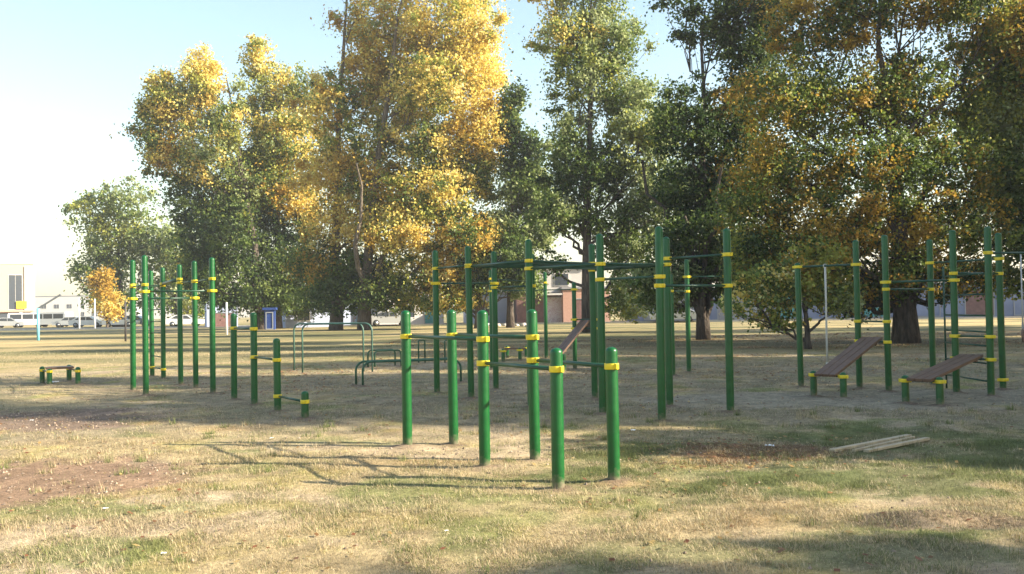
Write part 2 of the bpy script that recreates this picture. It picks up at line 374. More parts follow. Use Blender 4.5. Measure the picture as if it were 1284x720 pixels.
    e1 = np.stack([np.cos(a), np.sin(a), rs.uniform(-.3, .4, n)], 1) * s; e2 = np.stack([-np.sin(a), np.cos(a), rs.uniform(-.3, .4, n)], 1) * s * .75
    b = np.stack([x, y, gz(x, y) + .018], 1)
    v = np.stack([b - e1, b - e2, b + e1, b + e2], 1).reshape(-1, 3)
    pal = np.array([(.26, .14, .06), (.38, .24, .09), (.2, .12, .07), (.44, .32, .13), (.24, .10, .05)])
    c = np.repeat(pal[rs.randint(0, 5, n)] * rs.uniform(.7, 1.3, n)[:, None], 4, axis=0)
    o = np_mesh('fallen_leaves', v, np.arange(n * 4).reshape(n, 4), M['leaf'], c)
    tag(o, 'brown and rusty fallen leaves scattered over the grass', 'leaves', None, 'stuff')

# ------------------------------------------------------------------ exercise equipment
PR = .054
def post_mesh(h, r=PR):
    b = MB(); pr = [(r, -.08), (r, h - r * .75)]
    for k in range(1, 7):
        a = k / 6 * math.pi / 2; pr.append((max(r * math.cos(a), .0005), h - r * .75 + r * .75 * math.sin(a)))
    b.lathe(pr, (0, 0, 0), 28); return b
def clamp_mesh(z, ang, r=PR, h=.052):
    b = MB(); R1 = r + .009
    b.lathe([(r + .001, z - h / 2), (R1, z - h / 2), (R1 + .001, z - h / 2 + .004), (R1 + .001, z + h / 2 - .004), (R1, z + h / 2), (r + .001, z + h / 2)], (0, 0, 0), 28)
    q = Matrix.Rotation(ang, 3, 'Z')
    for s in (-1, 1):
        b.box(q @ Vector((s * (R1 + .011), 0, z)), (.036, .032, h * .96), q, .004)
    return b
class Rig:
    """one welded / clamped exercise structure: posts (> clamps), bars, rungs, boards"""
    def __init__(s, name, label, cat, posts, group=None):
        s.p = {}; c = Vector((0, 0, 0))
        for k, (px, py, h) in posts.items(): g = G(px, py); s.p[k] = [Vector((g.x, g.y, 0)), h]; c += s.p[k][0]
        c /= len(posts); c.z = 0; s.c = c; s.root = root(name, c, label, cat, group); s.o = {}
        for k, (g, h) in s.p.items():
            o = post_mesh(h).build('post', M['green'], s.root); o.location = g - c
            o.rotation_euler = (R(rnd.uniform(-.35, .35)), R(rnd.uniform(-.35, .35)), rnd.uniform(0, 3)); s.o[k] = o
            PB.append((g.x, g.y))
    def clamp(s, k, z, ang):
        o = clamp_mesh(z, ang - s.o[k].rotation_euler.z).build('clamp', M['yellow'], s.o[k])
        b = MB(); q = Matrix.Rotation(ang - s.o[k].rotation_euler.z, 3, 'Z')
        b.lathe([(.0, .0), (.009, .0), (.009, .008), (.0005, .010)], q @ Vector((PR + .02, -.016, z)), 8, q @ Vector((0, -1, 0)))
        return o
    def bar(s, a, b, z, zb=None, r=.017, name='bar', ca=True, cb=True):
        zb = z if zb is None else zb
        A = s.p[a][0]; B = s.p[b][0]; d = (B - A).normalized(); ang = math.atan2(d.y, d.x)
        MB().path([A - s.c + Vector((0, 0, z)) + d * (PR + .012), B - s.c + Vector((0, 0, zb)) - d * (PR + .012)], r).build(name, M['bar'], s.root)
        if ca: s.clamp(a, z, ang)
        if cb: s.clamp(b, zb, ang)
    def rungs(s, a, b, c, d, z, n, r=.014):     # rungs between rail a-b and rail c-d
        A, B, C, D = (s.p[k][0] - s.c for k in (a, b, c, d))
        for i in range(n):
            t = (i + 1) / (n + 1); MB().path([A.lerp(B, t) + Vector((0, 0, z)), C.lerp(D, t) + Vector((0, 0, z))], r, 10).build('rung', M['bar'], s.root)
    def wallbars(s, a, b, zs, r=.014, cl=()):
        A, B = s.p[a][0], s.p[b][0]; d = (B - A).normalized(); ang = math.atan2(d.y, d.x)
        for z in zs:
            MB().path([A - s.c + Vector((0, 0, z)) + d * PR * .6, B - s.c + Vector((0, 0, z)) - d * PR * .6], r, 10).build('rung', M['bar'], s.root)
        for z in cl: s.clamp(a, z, ang); s.clamp(b, z, ang)
    def board(s, A, B, w=.36, th=.045, up=None):  # A, B: centre of low and high end, world
        A = Vector(A) - s.c; B = Vector(B) - s.c; d = (B - A); L = d.length; d.normalize()
        side = d.cross(Vector((0, 0, 1))).normalized(); n = side.cross(d)
        q = Matrix((d, side, n)).transposed(); b = MB(); k = 3; bw = w / k
        for i in range(k):
            b.box((A + B) / 2 + side * (i - (k - 1) / 2) * bw, (L, bw - .008, th), q, .006)
        for t in (.12, .88): b.box(A.lerp(B, t) - n * (th / 2 + .016), (.05, w * .92, .03), q, .003)
        b.build('board', M['board'], s.root)

def build_rigs():
    # A: front parallel dip bars
    r = Rig('parallel_bars', 'six-post green dip bars in front, two heights, yellow clamps', 'exercise bars',
            dict(a=(511, 560, 1.52), b=(569, 557, 1.52), c=(608, 586, 1.51), d=(671, 577, 1.51), e=(700, 611, 1.18), f=(770, 603, 1.17)))
    r.bar('a', 'c', 1.23, r=.019); r.bar('b', 'd', 1.23, r=.019); r.bar('c', 'e', 1.0, r=.019); r.bar('d', 'f', 1.0, r=.019)
    # F: stepped push-up posts
    r = Rig('push_up_bars', 'row of four green posts stepping down to a short stub', 'exercise bars',
            dict(a=(293.7, 501.7, 1.52), b=(319, 509, 1.53), c=(348.3, 517.3, 1.13), d=(382.5, 525.7, .4)))
    r.bar('a', 'b', 1.26); r.bar('b', 'c', .8); r.bar('c', 'd', .25)
    # B: big central monkey-bar frame
    r = Rig('monkey_bars', 'large central climbing frame of tall green posts carrying overhead ladders', 'climbing frame',
            dict(a=(548, 494, 2.6), b=(591, 500, 2.6), c=(666, 511, 2.58), d=(756, 520, 2.56), e=(830, 528, 2.58),
                 f=(622, 489, 2.6), g=(669, 493, 2.5), h=(746, 499.5, 2.58), i=(840, 511, 2.56), j=(916, 518, 2.6)))
    r.bar('a', 'b', 2.27); r.bar('a', 'f', 2.0, r=.015); r.bar('f', 'g', 1.92, r=.015)
    for p, q, z in (('b', 'c', 2.25), ('g', 'h', 2.25), ('c', 'd', 2.13), ('h', 'i', 2.14)): r.bar(p, q, z, r=.022, name='rail')
    r.rungs('b', 'c', 'g', 'h', 2.25, 5); r.rungs('c', 'd', 'h', 'i', 2.135, 4)
    r.bar('c', 'h', 2.25, ca=False, cb=False); r.bar('b', 'g', 2.25, ca=False, cb=False); r.bar('d', 'i', 2.135, ca=False, cb=False)
    r.bar('d', 'e', 1.91, r=.016); r.bar('e', 'j', 1.79); r.bar('j', 'i', 2.23)
    # C: thinner rig behind
    r = Rig('pull_up_bars', 'green post rig standing behind the central climbing frame, with slanted brown board', 'exercise bars',
            dict(a=(617, 463, 2.5), b=(685, 450, 2.6), c=(721, 462.5, 2.15), d=(750, 463, 2.15), e=(844, 472, 2.2), f=(864, 467.6, 2.57), g=(914, 467, 2.5),
                 l=(693, 464, .42), k=(707, 466, .42)))
    r.bar('a', 'b', 2.28, r=.013); r.bar('a', 'c', 1.97, r=.013); r.bar('c', 'd', 1.22); r.bar('c', 'd', 1.0)
    r.bar('f', 'g', 2.17, r=.014); r.bar('e', 'f', 1.84, r=.014)
    A = (r.p['l'][0] + r.p['k'][0]) / 2; B = (r.p['c'][0] + r.p['d'][0]) / 2
    r.board(A + Vector((0, 0, .4)), B + Vector((0, 0, 1.2)), .34)
    # low bench behind
    r = Rig('sit_up_bench', 'small low brown board bench glimpsed behind the front dip bars', 'bench',
            dict(a=(631, 454, .38), b=(652, 452.5, .38), c=(636, 449, .38), d=(660, 449, .38)))
    A = (r.p['a'][0] + r.p['c'][0]) / 2; B = (r.p['b'][0] + r.p['d'][0]) / 2
    for k, ang in (('a', 0), ('b', 0), ('c', 0), ('d', 0)): r.clamp(k, .31, ang)
    d = (B - A).normalized() * .05
    r.board(A - d + Vector((0, 0, .33)), B + d + Vector((0, 0, .33)), .3)
    # D: right rig with two slanted boards
    r = Rig('workout_station', 'green post rig at right with two slanted brown sit-up boards', 'workout station',
            dict(a=(1004.5, 484, 2.28), b=(1078, 486.7, 2.64), c=(1114.6, 491, 2.67), d=(1170.5, 483, 2.65), e=(1199.5, 494.7, 2.68),
                 f=(1243, 498, 2.69), g=(1258, 489.6, 2.66), h=(1312, 494, 2.6),
                 i=(1020.7, 496.8, .42), j=(1058, 500, .42), k=(1136, 506.6, .43), l=(1179, 508.8, .42)))
    r.bar('a', 'b', 2.2, r=.019); r.bar('b', 'c', 1.19); r.bar('b', 'c', .84); r.bar('c', 'e', 1.86, r=.02); r.bar('c', 'd', 1.74)
    r.bar('d', 'g', 2.22, r=.018); r.bar('e', 'g', 1.97, r=.018); r.bar('e', 'f', .95); r.bar('e', 'f', .59); r.bar('f', 'h', 2.27, r=.018)
    r.bar('i', 'j', .35); r.bar('k', 'l', .35); r.clamp('g', .18, 0)
    def mid(a, b): return (r.p[a][0] + r.p[b][0]) / 2
    lo = mid('i', 'j'); hi = mid('b', 'c'); d = (hi - lo).normalized()
    r.board(lo - d * .12 + Vector((0, 0, .36)), hi - d * .03 + Vector((0, 0, .90)), .37)
    lo = mid('k', 'l'); hi = mid('e', 'f'); d = (hi - lo).normalized()
    r.board(lo - d * .12 + Vector((0, 0, .37)), hi - d * .03 + Vector((0, 0, .645)), .37)
    # wall bars between a thin upright and the tall post
    A = G(1187, 487); A.z = 0; B = r.p['f'][0] + Vector((.0, .12, 0))
    MB().path([A - r.c, A - r.c + Vector((0, 0, 2.12))], .016).build('upright', M['bar'], r.root)
    for z in (.24, .52, .8, 1.02, 1.28, 1.62, 1.95): MB().path([A - r.c + Vector((0, 0, z)), B - r.c + Vector((0, 0, z))], .014, 10).build('rung', M['bar'], r.root)
    # rope and rings
    t = .47; p = r.p['a'][0].lerp(r.p['b'][0], t)
    b = MB(); b.path([(0, 0, 2.18), (.002, .004, 1.5), (-.004, 0, .9), (0, 0, .42)], [.02, .017, .017, .02], 10)
    b.lathe([(.001, .36), (.03, .38), (.03, .44), (.001, .46)], (0, 0, 0), 12)
    b.path([(math.cos(a) * .03, 0, 2.2 + math.sin(a) * .03) for a in np.linspace(0, 6.28, 13)], .008, 8)
    o = b.build('climbing_rope', M['rope']); o.location = p
    tag(o, 'pale climbing rope hanging from the bar above the left slanted board', 'rope')
    A, B = r.p['f'][0], r.p['h'][0]
    t = (G(1276, 494).x - A.x) / (B.x - A.x); p = A.lerp(B, t); p.z = 0
    q = root('gymnastic_ring', (p.x, p.y, 0), 'gymnastic ring on pale strap at far right edge', 'ring')
    MB().path([(0, 0, 2.25), (0, 0, 1.13)], .011, 8).build('strap', M['strap'], q)
    MB().box((0, 0, 1.1), (.035, .012, .12), None, .003).build('buckle', M['grey'], q)
    ca, sa = math.cos(R(55)), math.sin(R(55))
    MB().path([(math.cos(a) * .1 * ca, math.cos(a) * .1 * sa, .95 + math.sin(a) * .1) for a in np.linspace(0, 2 * math.pi, 25)], .015, 10, False).build('ring', M['ring'], q)
    # E: left rig
    r = Rig('monkey_bars', 'tall green post rig at far left with bars and wall ladder', 'climbing frame',
            dict(a=(167, 490, 2.63), b=(183, 495.7, 2.65), c=(191, 472.7, 2.6), d=(205, 476, 2.62), e=(226.7, 482.3, 2.6), f=(245.7, 486, 2.62), g=(267, 493, 2.6)))
    r.bar('a', 'f', 1.85, r=.015); r.bar('b', 'g', 1.96, r=.015); r.bar('a', 'b', 2.09); r.bar('f', 'g', 2.19, r=.014); r.bar('e', 'f', 2.2, r=.014)
    r.bar('d', 'e', 2.24, 2.28, r=.04, name='rail'); r.bar('a', 'd', 2.12, 2.2, r=.012)
    r.wallbars('c', 'd', [.24 + .28 * i for i in range(8)], cl=(.24,))
    # H: low table bench at left
    r = Rig('sit_up_bench', 'low four-legged bench with brown top standing alone at far left', 'bench',
            dict(a=(53, 481.7, .40), b=(62, 483.7, .37), c=(86.7, 479, .40), d=(97.7, 483, .40)))
    A = (r.p['a'][0] + r.p['b'][0]) / 2; B = (r.p['c'][0] + r.p['d'][0]) / 2; d = (B - A).normalized()
    r.bar('a', 'b', .31); r.bar('c', 'd', .31)
    r.board(A - d * .0 + Vector((0, 0, .37)), B + d * .0 + Vector((0, 0, .37)), .42)

    # old arched tube frames
    def arch(b, g0, g1, h, rad=.18, r=.022):
        g0 = Vector(g0); g1 = Vector(g1); d = (g1 - g0); L = d.length; d.normalize(); pts = [g0 + Vector((0, 0, -.05)), g0 + Vector((0, 0, h - rad))]
        for k in range(1, 7): a = k / 6 * math.pi / 2; pts.append(g0 + d * rad * (1 - math.cos(a)) + Vector((0, 0, h - rad + rad * math.sin(a))))
        for k in range(0, 7): a = k / 6 * math.pi / 2; pts.append(g1 - d * rad * (1 - math.sin(a)) + Vector((0, 0, h - rad + rad * math.cos(a))))
        pts.append(g1 + Vector((0, 0, -.05)))
        b.path(pts, r, 10)
    def frames(label, prs, h, m, rad=.18, cross=()):
        g = [[G(*p) for p in pr] for pr in prs]; c = sum((q for pr in g for q in pr), Vector()) / (2 * len(g)); c.z = 0
        q = root('tube_parallel_bars', c, label, 'exercise bars')
        for pr in g:
            b = MB(); arch(b, pr[0] - c, pr[1] - c, h, rad); b.build('arch', m, q)
            for p in pr: PB.append((p.x, p.y))
        return q
    frames('chest-high arched tube parallel bars, weathered blue-green, behind the stepped posts', [((369, 466), (456, 467)), ((379.5, 468), (467, 468.5))], 1.22, M['oldblue'])
    frames('knee-high arched tube parallel bars passing behind the front dip bars', [((446.5, 484), (572, 478)), ((455, 484.5), (578, 480))], .49, M['oldgreen'])
    frames('short low tube frame standing beyond the arched parallel bars', [((461.5, 462), (495.5, 460)), ((470, 463), (503, 461))], .47, M['oldgreen'], .1)
    frames('narrow thin tube frame between the two left posts of the dip bars', [((525, 456), (533, 455)), ((558, 456), (566, 455))], .66, M['oldgreen'], .06)

# ------------------------------------------------------------------ trees
PAL = {'r': [(.38, .25, .035), (.44, .30, .045), (.30, .20, .03), (.46, .27, .045)],
       'y': [(.72, .54, .13), (.78, .61, .18), (.66, .46, .10), (.78, .65, .30)],
       'o': [(.46, .29, .045), (.52, .34, .055), (.36, .23, .035), (.58, .40, .08)],
       'g': [(.115, .17, .035), (.15, .205, .045), (.085, .135, .028), (.19, .24, .07)],
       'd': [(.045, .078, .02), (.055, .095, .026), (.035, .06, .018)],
       'p': [(.30, .35, .14), (.38, .42, .2), (.25, .31, .11)],
       'l': [(.29, .31, .06), (.36, .36, .07), (.22, .27, .05)]}
def tree(name, label, cat, px, py, lobes, seed, nleaf, ls, tr, bark='bark', group=None, Y=None, scale=1.0, trunk_top=None, fill=.5, puff=.75, depth=.8, world=False, lean=0, forks=0, rust='o'):
    """lobes: (cx, cy, rx, ry, weight, 'mix of palette letters') in photo pixels, turned into metres at the tree's own distance"""
    rs = np.random.RandomState(seed)
    if world: base = Vector((px, py, 0)); s = 1.0
    else:
        base = G(px, py); base.z = 0
        s = F / base.y
    Lo = []
    for (cx, cy, rx, ry, w, mix) in lobes:
        mix = mix.replace('o', rust)
        if world: c = Vector((cx, rs.uniform(-.3, .3) * rx, cy)); a, b = rx, ry
        else: c = AT(cx, cy, base.y) - base; a, b = rx / s, ry / s; c.y += rs.uniform(-.35, .35) * a
        Lo.append((np.array(c), a, b, w, mix))
    q = root(name, base, label, cat, group)
    # wood
    b = MB(); top = max(l[0][2] for l in Lo) if trunk_top is None else trunk_top
    zc = [l for l in Lo]; mx = float(np.mean([l[0][0] for l in Lo])) * .6
    tp = []; nseg = 9
    for i in range(nseg + 1):
        t = i / nseg; tp.append(Vector((mx * t ** 1.5 + lean * t + rs.uniform(-.12, .12) * (i > 0) * tr * 3, rs.uniform(-.1, .1) * (i > 0) * tr * 3, top * t * .95)))
    tp[0].z = -.15
    def tr_at(t): return tr * (1.25 if t == 0 else 1) * (1 - .88 * t ** .9)
    b.path(tp, [tr_at(i / nseg) for i in range(nseg + 1)], 14)
    def tpos(z): t = min(max(z / (top * .95), 0.02), .98) * nseg; i = int(t); return tp[i].lerp(tp[min(i + 1, nseg)], t - i), tr_at(t / nseg)
    def limb(a, c, r0, r1, n=5, j=.12, sag=.10):
        L = (c - a).length; pts = []
        for i in range(n + 1):
            t = i / n; p = a.lerp(c, t); p.z += -L * sag * math.sin(t * math.pi)
            if 0 < i < n: p += Vector(rs.uniform(-1, 1, 3)) * L * j * .5
            pts.append(p)
        b.path(pts, [r0 + (r1 - r0) * (i / n) for i in range(n + 1)], 7, False); return pts
    for k in range(forks):
        p, r_ = tpos(top * rs.uniform(.0, .06)); a = rs.uniform(0, 6.28); L = top * rs.uniform(.3, .5)
        limb(p, p + Vector((math.cos(a) * L * .35, math.sin(a) * L * .35, L)), r_ * .6, .06, 6, .08, 0)
    V = []; C = []; tw = sum(l[3] * l[1] * l[2] for l in Lo)
    for (c, a, bb, w, mix) in Lo:
        nl = int(nleaf * w * a * bb / tw); npf = max(10, int(a * bb * 3.2 / puff ** 2 * 1.3))
        zroot = max(c[2] - bb * .9 - a * .5, top * .12) * rs.uniform(.7, .95)
        tp0, rr = tpos(min(zroot, top * .9)); cc = Vector(c)
        lp = limb(tp0, cc, max(rr * .4, .05), max(rr * .14, .03), 6, .14)
        u = rs.normal(size=(npf, 3)); u /= np.linalg.norm(u, axis=1)[:, None]; rad = rs.uniform(.25, 1, npf) ** .55
        rad *= 1 + np.abs(rs.normal(0, .17, npf)) * (rs.rand(npf) < .5)
        pc = c + u * rad[:, None] * np.array((a, a * depth, bb))
        pc[:, 2] = np.maximum(pc[:, 2], .8)
        ps = puff * rs.uniform(.35, 1.0, npf); wt = ps ** 2 * rs.uniform(.5, 1.4, npf); cnt = (nl * wt / wt.sum()).astype(int)
        # loose leaves through the whole lobe
        nf_ = int(nl * fill); u2 = rs.normal(size=(nf_, 3)); u2 /= np.linalg.norm(u2, axis=1)[:, None]
        pf = c + u2 * (rs.rand(nf_) ** .42 * (1 + rs.normal(0, .13, nf_)))[:, None] * np.array((a, a * depth, bb)) * 1.04
        hole = fbm(pf[:, 0] * .9 / puff + 50, pf[:, 2] * .9 / puff + pf[:, 1] * .7 / puff + 50, seed, 3) + rs.uniform(-.08, .08, nf_)
        pf = pf[hole > .42]; V.append(pf); kk = fbm(pf[:, 0] * .5 / puff + 90, pf[:, 2] * .5 / puff + pf[:, 1] * .3 + 90, seed + 1, 2) + rs.normal(0, .07, len(pf))
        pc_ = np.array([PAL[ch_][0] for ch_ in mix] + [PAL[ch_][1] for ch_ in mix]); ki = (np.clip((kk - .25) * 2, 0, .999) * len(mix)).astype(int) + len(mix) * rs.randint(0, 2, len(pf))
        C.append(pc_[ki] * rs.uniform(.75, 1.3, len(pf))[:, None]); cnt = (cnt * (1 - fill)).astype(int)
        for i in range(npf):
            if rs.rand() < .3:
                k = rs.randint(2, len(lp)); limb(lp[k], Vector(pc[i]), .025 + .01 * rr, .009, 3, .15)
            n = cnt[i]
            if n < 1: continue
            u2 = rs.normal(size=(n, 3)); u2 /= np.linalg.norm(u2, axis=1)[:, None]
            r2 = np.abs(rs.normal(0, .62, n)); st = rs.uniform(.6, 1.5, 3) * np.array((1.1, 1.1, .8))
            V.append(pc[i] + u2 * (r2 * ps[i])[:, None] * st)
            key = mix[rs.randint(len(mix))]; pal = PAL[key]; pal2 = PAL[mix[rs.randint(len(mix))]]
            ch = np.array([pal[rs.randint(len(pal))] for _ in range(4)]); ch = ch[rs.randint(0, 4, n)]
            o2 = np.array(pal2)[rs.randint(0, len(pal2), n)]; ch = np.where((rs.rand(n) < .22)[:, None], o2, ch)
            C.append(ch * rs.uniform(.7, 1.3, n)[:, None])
    tk = b.build('trunk', M[bark], q)
    P = np.concatenate(V); Cc = np.concatenate(C); n = len(P)
    e = rs.normal(size=(n, 3)); e /= np.linalg.norm(e, axis=1)[:, None]
    t = rs.normal(size=(n, 3)); t = t - (t * e).sum(1)[:, None] * e; t /= np.linalg.norm(t, axis=1)[:, None]
    sz = (ls * rs.uniform(.6, 1.25, n))[:, None]; nn = np.cross(e, t)
    v = np.stack([P - e * sz * .55, P + t * sz * .42 + nn * sz * .08, P + e * sz * .6, P - t * sz * .42 + nn * sz * .08], 1).reshape(-1, 3)
    o = np_mesh('crown', v, np.arange(n * 4).reshape(n, 4), M['leaf'], np.repeat(np.clip(Cc, 0, .8), 4, axis=0), q)
    return q

SHADE = [('b', 26, 8.9, (1, 1, 1)), ('b', 27, 14.2, (1.05, 1.05, 1.05)), ('b', 25, 20, (1, 1, .95)), ('b', 33, 25.5, (1.1, 1.1, 1.1)), ('b', 34, 9.8, (1.1, 1.1, 1.1)), ('b', 40, 8.6, (1.2, 1.2, 1.2)), ('b', 38, 19, (1.2, 1.2, 1.15)),
         ('b', 15.3, 7.9, (.58, .58, .38)), ('b', 18.6, 1.6, (.75, .75, .5)), ('b', 16.5, -1.0, (.7, .7, .48)), ('b', 43, 23, (1.4, 1.3, 1.4)), ('b', 46, 30, (1.4, 1.3, 1.4)), ('b', 50, 37, (1.5, 1.3, 1.5)), ('b', 58, 44, (1.6, 1.4, 1.6)), ('s', 11.2, 8.2, (.9, .9, .9)), ('s', 13.5, 2.6, (1.2, 1.2, 1.0))]
def build_trees():
    # far hazy trees at the left
    tree('poplar_tree', 'pale hazy green tree standing apart at the far left, left of the tall yellow trees', 'tree', 150, 410,
         [(120, 270, 34, 30, 1, 'pgl'), (165, 255, 34, 30, 1, 'ppg'), (150, 300, 48, 34, 1.2, 'pgl'), (120, 340, 36, 30, 1, 'ggp'), (185, 330, 40, 40, 1, 'pg'), (155, 370, 55, 24, .8, 'g')],  # paler leaf mix, part of the distance haze put into the colour
         11, 26000, .34, .45, puff=1.3, depth=.7)
    tree('young_tree', 'small rusty orange tree below the pale hazy tree', 'tree', 134, 412, [(130, 355, 16, 20, 1, 'oo'), (134, 380, 22, 18, 1, 'oy'), (142, 392, 16, 12, 1, 'yo')], 12, 6000, .25, .15, puff=.8)
    tree('poplar_tree', 'slim pale green tree right behind the far left bar rig', 'tree', 222, 409,
         [(200, 300, 22, 34, 1, 'pg'), (225, 320, 26, 40, 1, 'pgl'), (215, 370, 32, 28, 1, 'gp'), (245, 380, 30, 20, 1, 'gl')], 13, 12000, .32, .3, puff=1.2)
    # left yellow and green pair
    tree('poplar_tree', 'broad tree with golden crown lobes at left, above the left bar rig', 'tree', 327, 413,
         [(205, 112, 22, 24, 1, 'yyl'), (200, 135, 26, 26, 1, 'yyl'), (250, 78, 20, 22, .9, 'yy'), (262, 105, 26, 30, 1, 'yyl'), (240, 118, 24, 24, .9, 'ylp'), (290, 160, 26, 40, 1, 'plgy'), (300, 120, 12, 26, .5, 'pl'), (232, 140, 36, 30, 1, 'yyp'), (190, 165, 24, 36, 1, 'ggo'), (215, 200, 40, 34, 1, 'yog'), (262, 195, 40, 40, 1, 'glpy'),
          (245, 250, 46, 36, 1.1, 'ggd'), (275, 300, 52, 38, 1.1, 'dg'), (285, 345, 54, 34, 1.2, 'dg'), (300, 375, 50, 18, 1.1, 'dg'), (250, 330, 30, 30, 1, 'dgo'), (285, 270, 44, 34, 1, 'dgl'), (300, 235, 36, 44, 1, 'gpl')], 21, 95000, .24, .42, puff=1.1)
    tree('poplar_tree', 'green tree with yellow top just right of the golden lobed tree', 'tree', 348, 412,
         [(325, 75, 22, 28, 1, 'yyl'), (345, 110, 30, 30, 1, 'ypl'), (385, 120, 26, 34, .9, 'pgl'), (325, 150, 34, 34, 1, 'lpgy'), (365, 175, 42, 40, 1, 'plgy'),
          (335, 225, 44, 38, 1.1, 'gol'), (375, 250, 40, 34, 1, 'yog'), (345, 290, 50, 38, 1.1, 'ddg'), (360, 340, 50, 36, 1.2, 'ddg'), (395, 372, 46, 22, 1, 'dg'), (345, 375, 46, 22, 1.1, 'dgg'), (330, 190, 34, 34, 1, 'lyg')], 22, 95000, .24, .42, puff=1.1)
    # the big yellow pair
    tree('poplar_tree', 'big orange-yellow tree, left of two pale trunks', 'tree', 421, 414,
         [(470, -40, 60, 40, 1, 'yyo'), (465, 25, 55, 34, 1, 'yop'), (500, 70, 55, 40, 1, 'yyol'), (420, 130, 44, 36, 1, 'yyog'), (450, 185, 52, 40, 1, 'oylg'), (415, 215, 44, 34, 1.1, 'yyo'),
          (480, 240, 50, 40, 1.1, 'gloo'), (430, 280, 50, 36, 1.1, 'yogy'), (405, 330, 46, 34, 1.1, 'dgo'), (450, 345, 50, 34, 1.1, 'dgg'), (420, 372, 50, 18, 1, 'dgg'), (500, 120, 50, 50, 1, 'yyl'), (460, 95, 40, 36, 1, 'yo')], 23, 130000, .215, .5, 'barkpale', puff=1.0, forks=1)
    tree('poplar_tree', 'tallest golden yellow tree with green inner leaves, right of two pale trunks', 'tree', 457, 414,
         [(570, -50, 60, 40, 1, 'yyl'), (560, 20, 70, 40, 1.1, 'yyyl'), (590, 80, 48, 44, 1.1, 'yyy'), (540, 110, 50, 40, 1, 'yylg'), (600, 160, 42, 40, 1.1, 'yyo'), (545, 185, 52, 40, 1.1, 'lgyy'),
          (600, 215, 36, 36, 1, 'yylg'), (540, 245, 56, 36, 1.1, 'gyly'), (500, 290, 54, 34, 1.1, 'ylyo'), (575, 290, 48, 34, 1.1, 'yoyg'), (520, 340, 46, 30, 1, 'gyl'), (480, 372, 44, 22, 1, 'gdl'), (535, 375, 40, 18, .9, 'gyl')], 24, 150000, .21, .5, 'barkpale', puff=1.0, forks=1)
    tree('bushy_tree', 'dark green bushy tree below the golden tree, behind the central frame', 'tree', 600, 412,
         [(560, 345, 40, 30, 1, 'gyo'), (605, 340, 36, 30, 1, 'gdl'), (590, 300, 36, 30, 1, 'goy'), (635, 330, 34, 36, 1, 'gd'), (570, 375, 36, 18, .9, 'gyl'), (655, 350, 26, 26, .8, 'gp')], 25, 45000, .2, .32, puff=.9)
    tree('poplar_tree', 'slender dark green tree with small leaves right behind the golden tree edge', 'tree', 640, 411,
         [(640, 140, 18, 34, .8, 'dg'), (655, 190, 26, 34, .9, 'gd'), (660, 240, 36, 34, 1, 'ggp'), (650, 290, 44, 34, 1.1, 'gp'), (672, 270, 30, 26, .8, 'pg')], 26, 34000, .25, .3, puff=.9)
    # centre green
    tree('poplar_tree', 'tall pale-green tree with dark straight trunk behind the centre of the climbing frame', 'tree', 738, 417,
         [(690, -30, 40, 40, 1, 'lpy'), (745, -20, 46, 44, 1, 'pgl'), (715, 40, 50, 34, 1, 'pply'), (765, 50, 46, 40, 1, 'pg'), (730, 95, 46, 38, 1, 'pgl'), (785, 120, 40, 36, 1, 'ppg'),
          (720, 160, 34, 34, .8, 'gp'), (800, 180, 42, 40, 1.1, 'ppl'), (760, 210, 40, 36, .9, 'gd'), (700, 225, 24, 26, .7, 'gd'), (805, 245, 50, 36, 1.1, 'gpp'), (760, 275, 46, 30, .9, 'gd'), (700, 275, 30, 20, .6, 'gd'),
          (800, 310, 46, 34, 1.1, 'gpp'), (795, 360, 36, 28, 1.1, 'gpl'), (690, 330, 24, 16, .5, 'gd'), (835, 235, 38, 44, 1, 'gpd'), (832, 160, 30, 36, .8, 'pgl'), (790, 385, 34, 18, 1, 'gpl'), (700, 190, 26, 30, .7, 'gp'), (695, 270, 34, 30, .8, 'gp'), (730, 225, 36, 34, .8, 'gd')], 27, 125000, .175, .34, puff=.75, depth=.8)
    # dark green forked
    tree('bushy_tree', 'dark green tree with forked dark trunk behind the right post of the central frame', 'tree', 882, 426,
         [(900, 20, 56, 44, .9, 'dg'), (845, -10, 34, 26, .5, 'dg'), (960, -10, 50, 50, 1, 'dgo'), (840, 345, 50, 34, 1.1, 'gdp'), (930, 200, 60, 50, 1, 'dgo'), (940, 60, 50, 60, 1, 'ddg'), (860, 170, 46, 40, .9, 'dg'), (920, 150, 50, 46, 1, 'dgo'), (860, 240, 44, 36, 1, 'ddg'), (910, 250, 50, 40, 1, 'gdo'), (870, 300, 56, 34, 1.1, 'ddg'), (920, 320, 46, 30, 1, 'dg'), (850, 130, 34, 30, .6, 'dg'), (900, 345, 50, 26, 1, 'dg'), (835, 375, 34, 22, .9, 'gp'), (940, 350, 36, 26, .8, 'dgl')],
         28, 105000, .14, .28, puff=.6, forks=4)
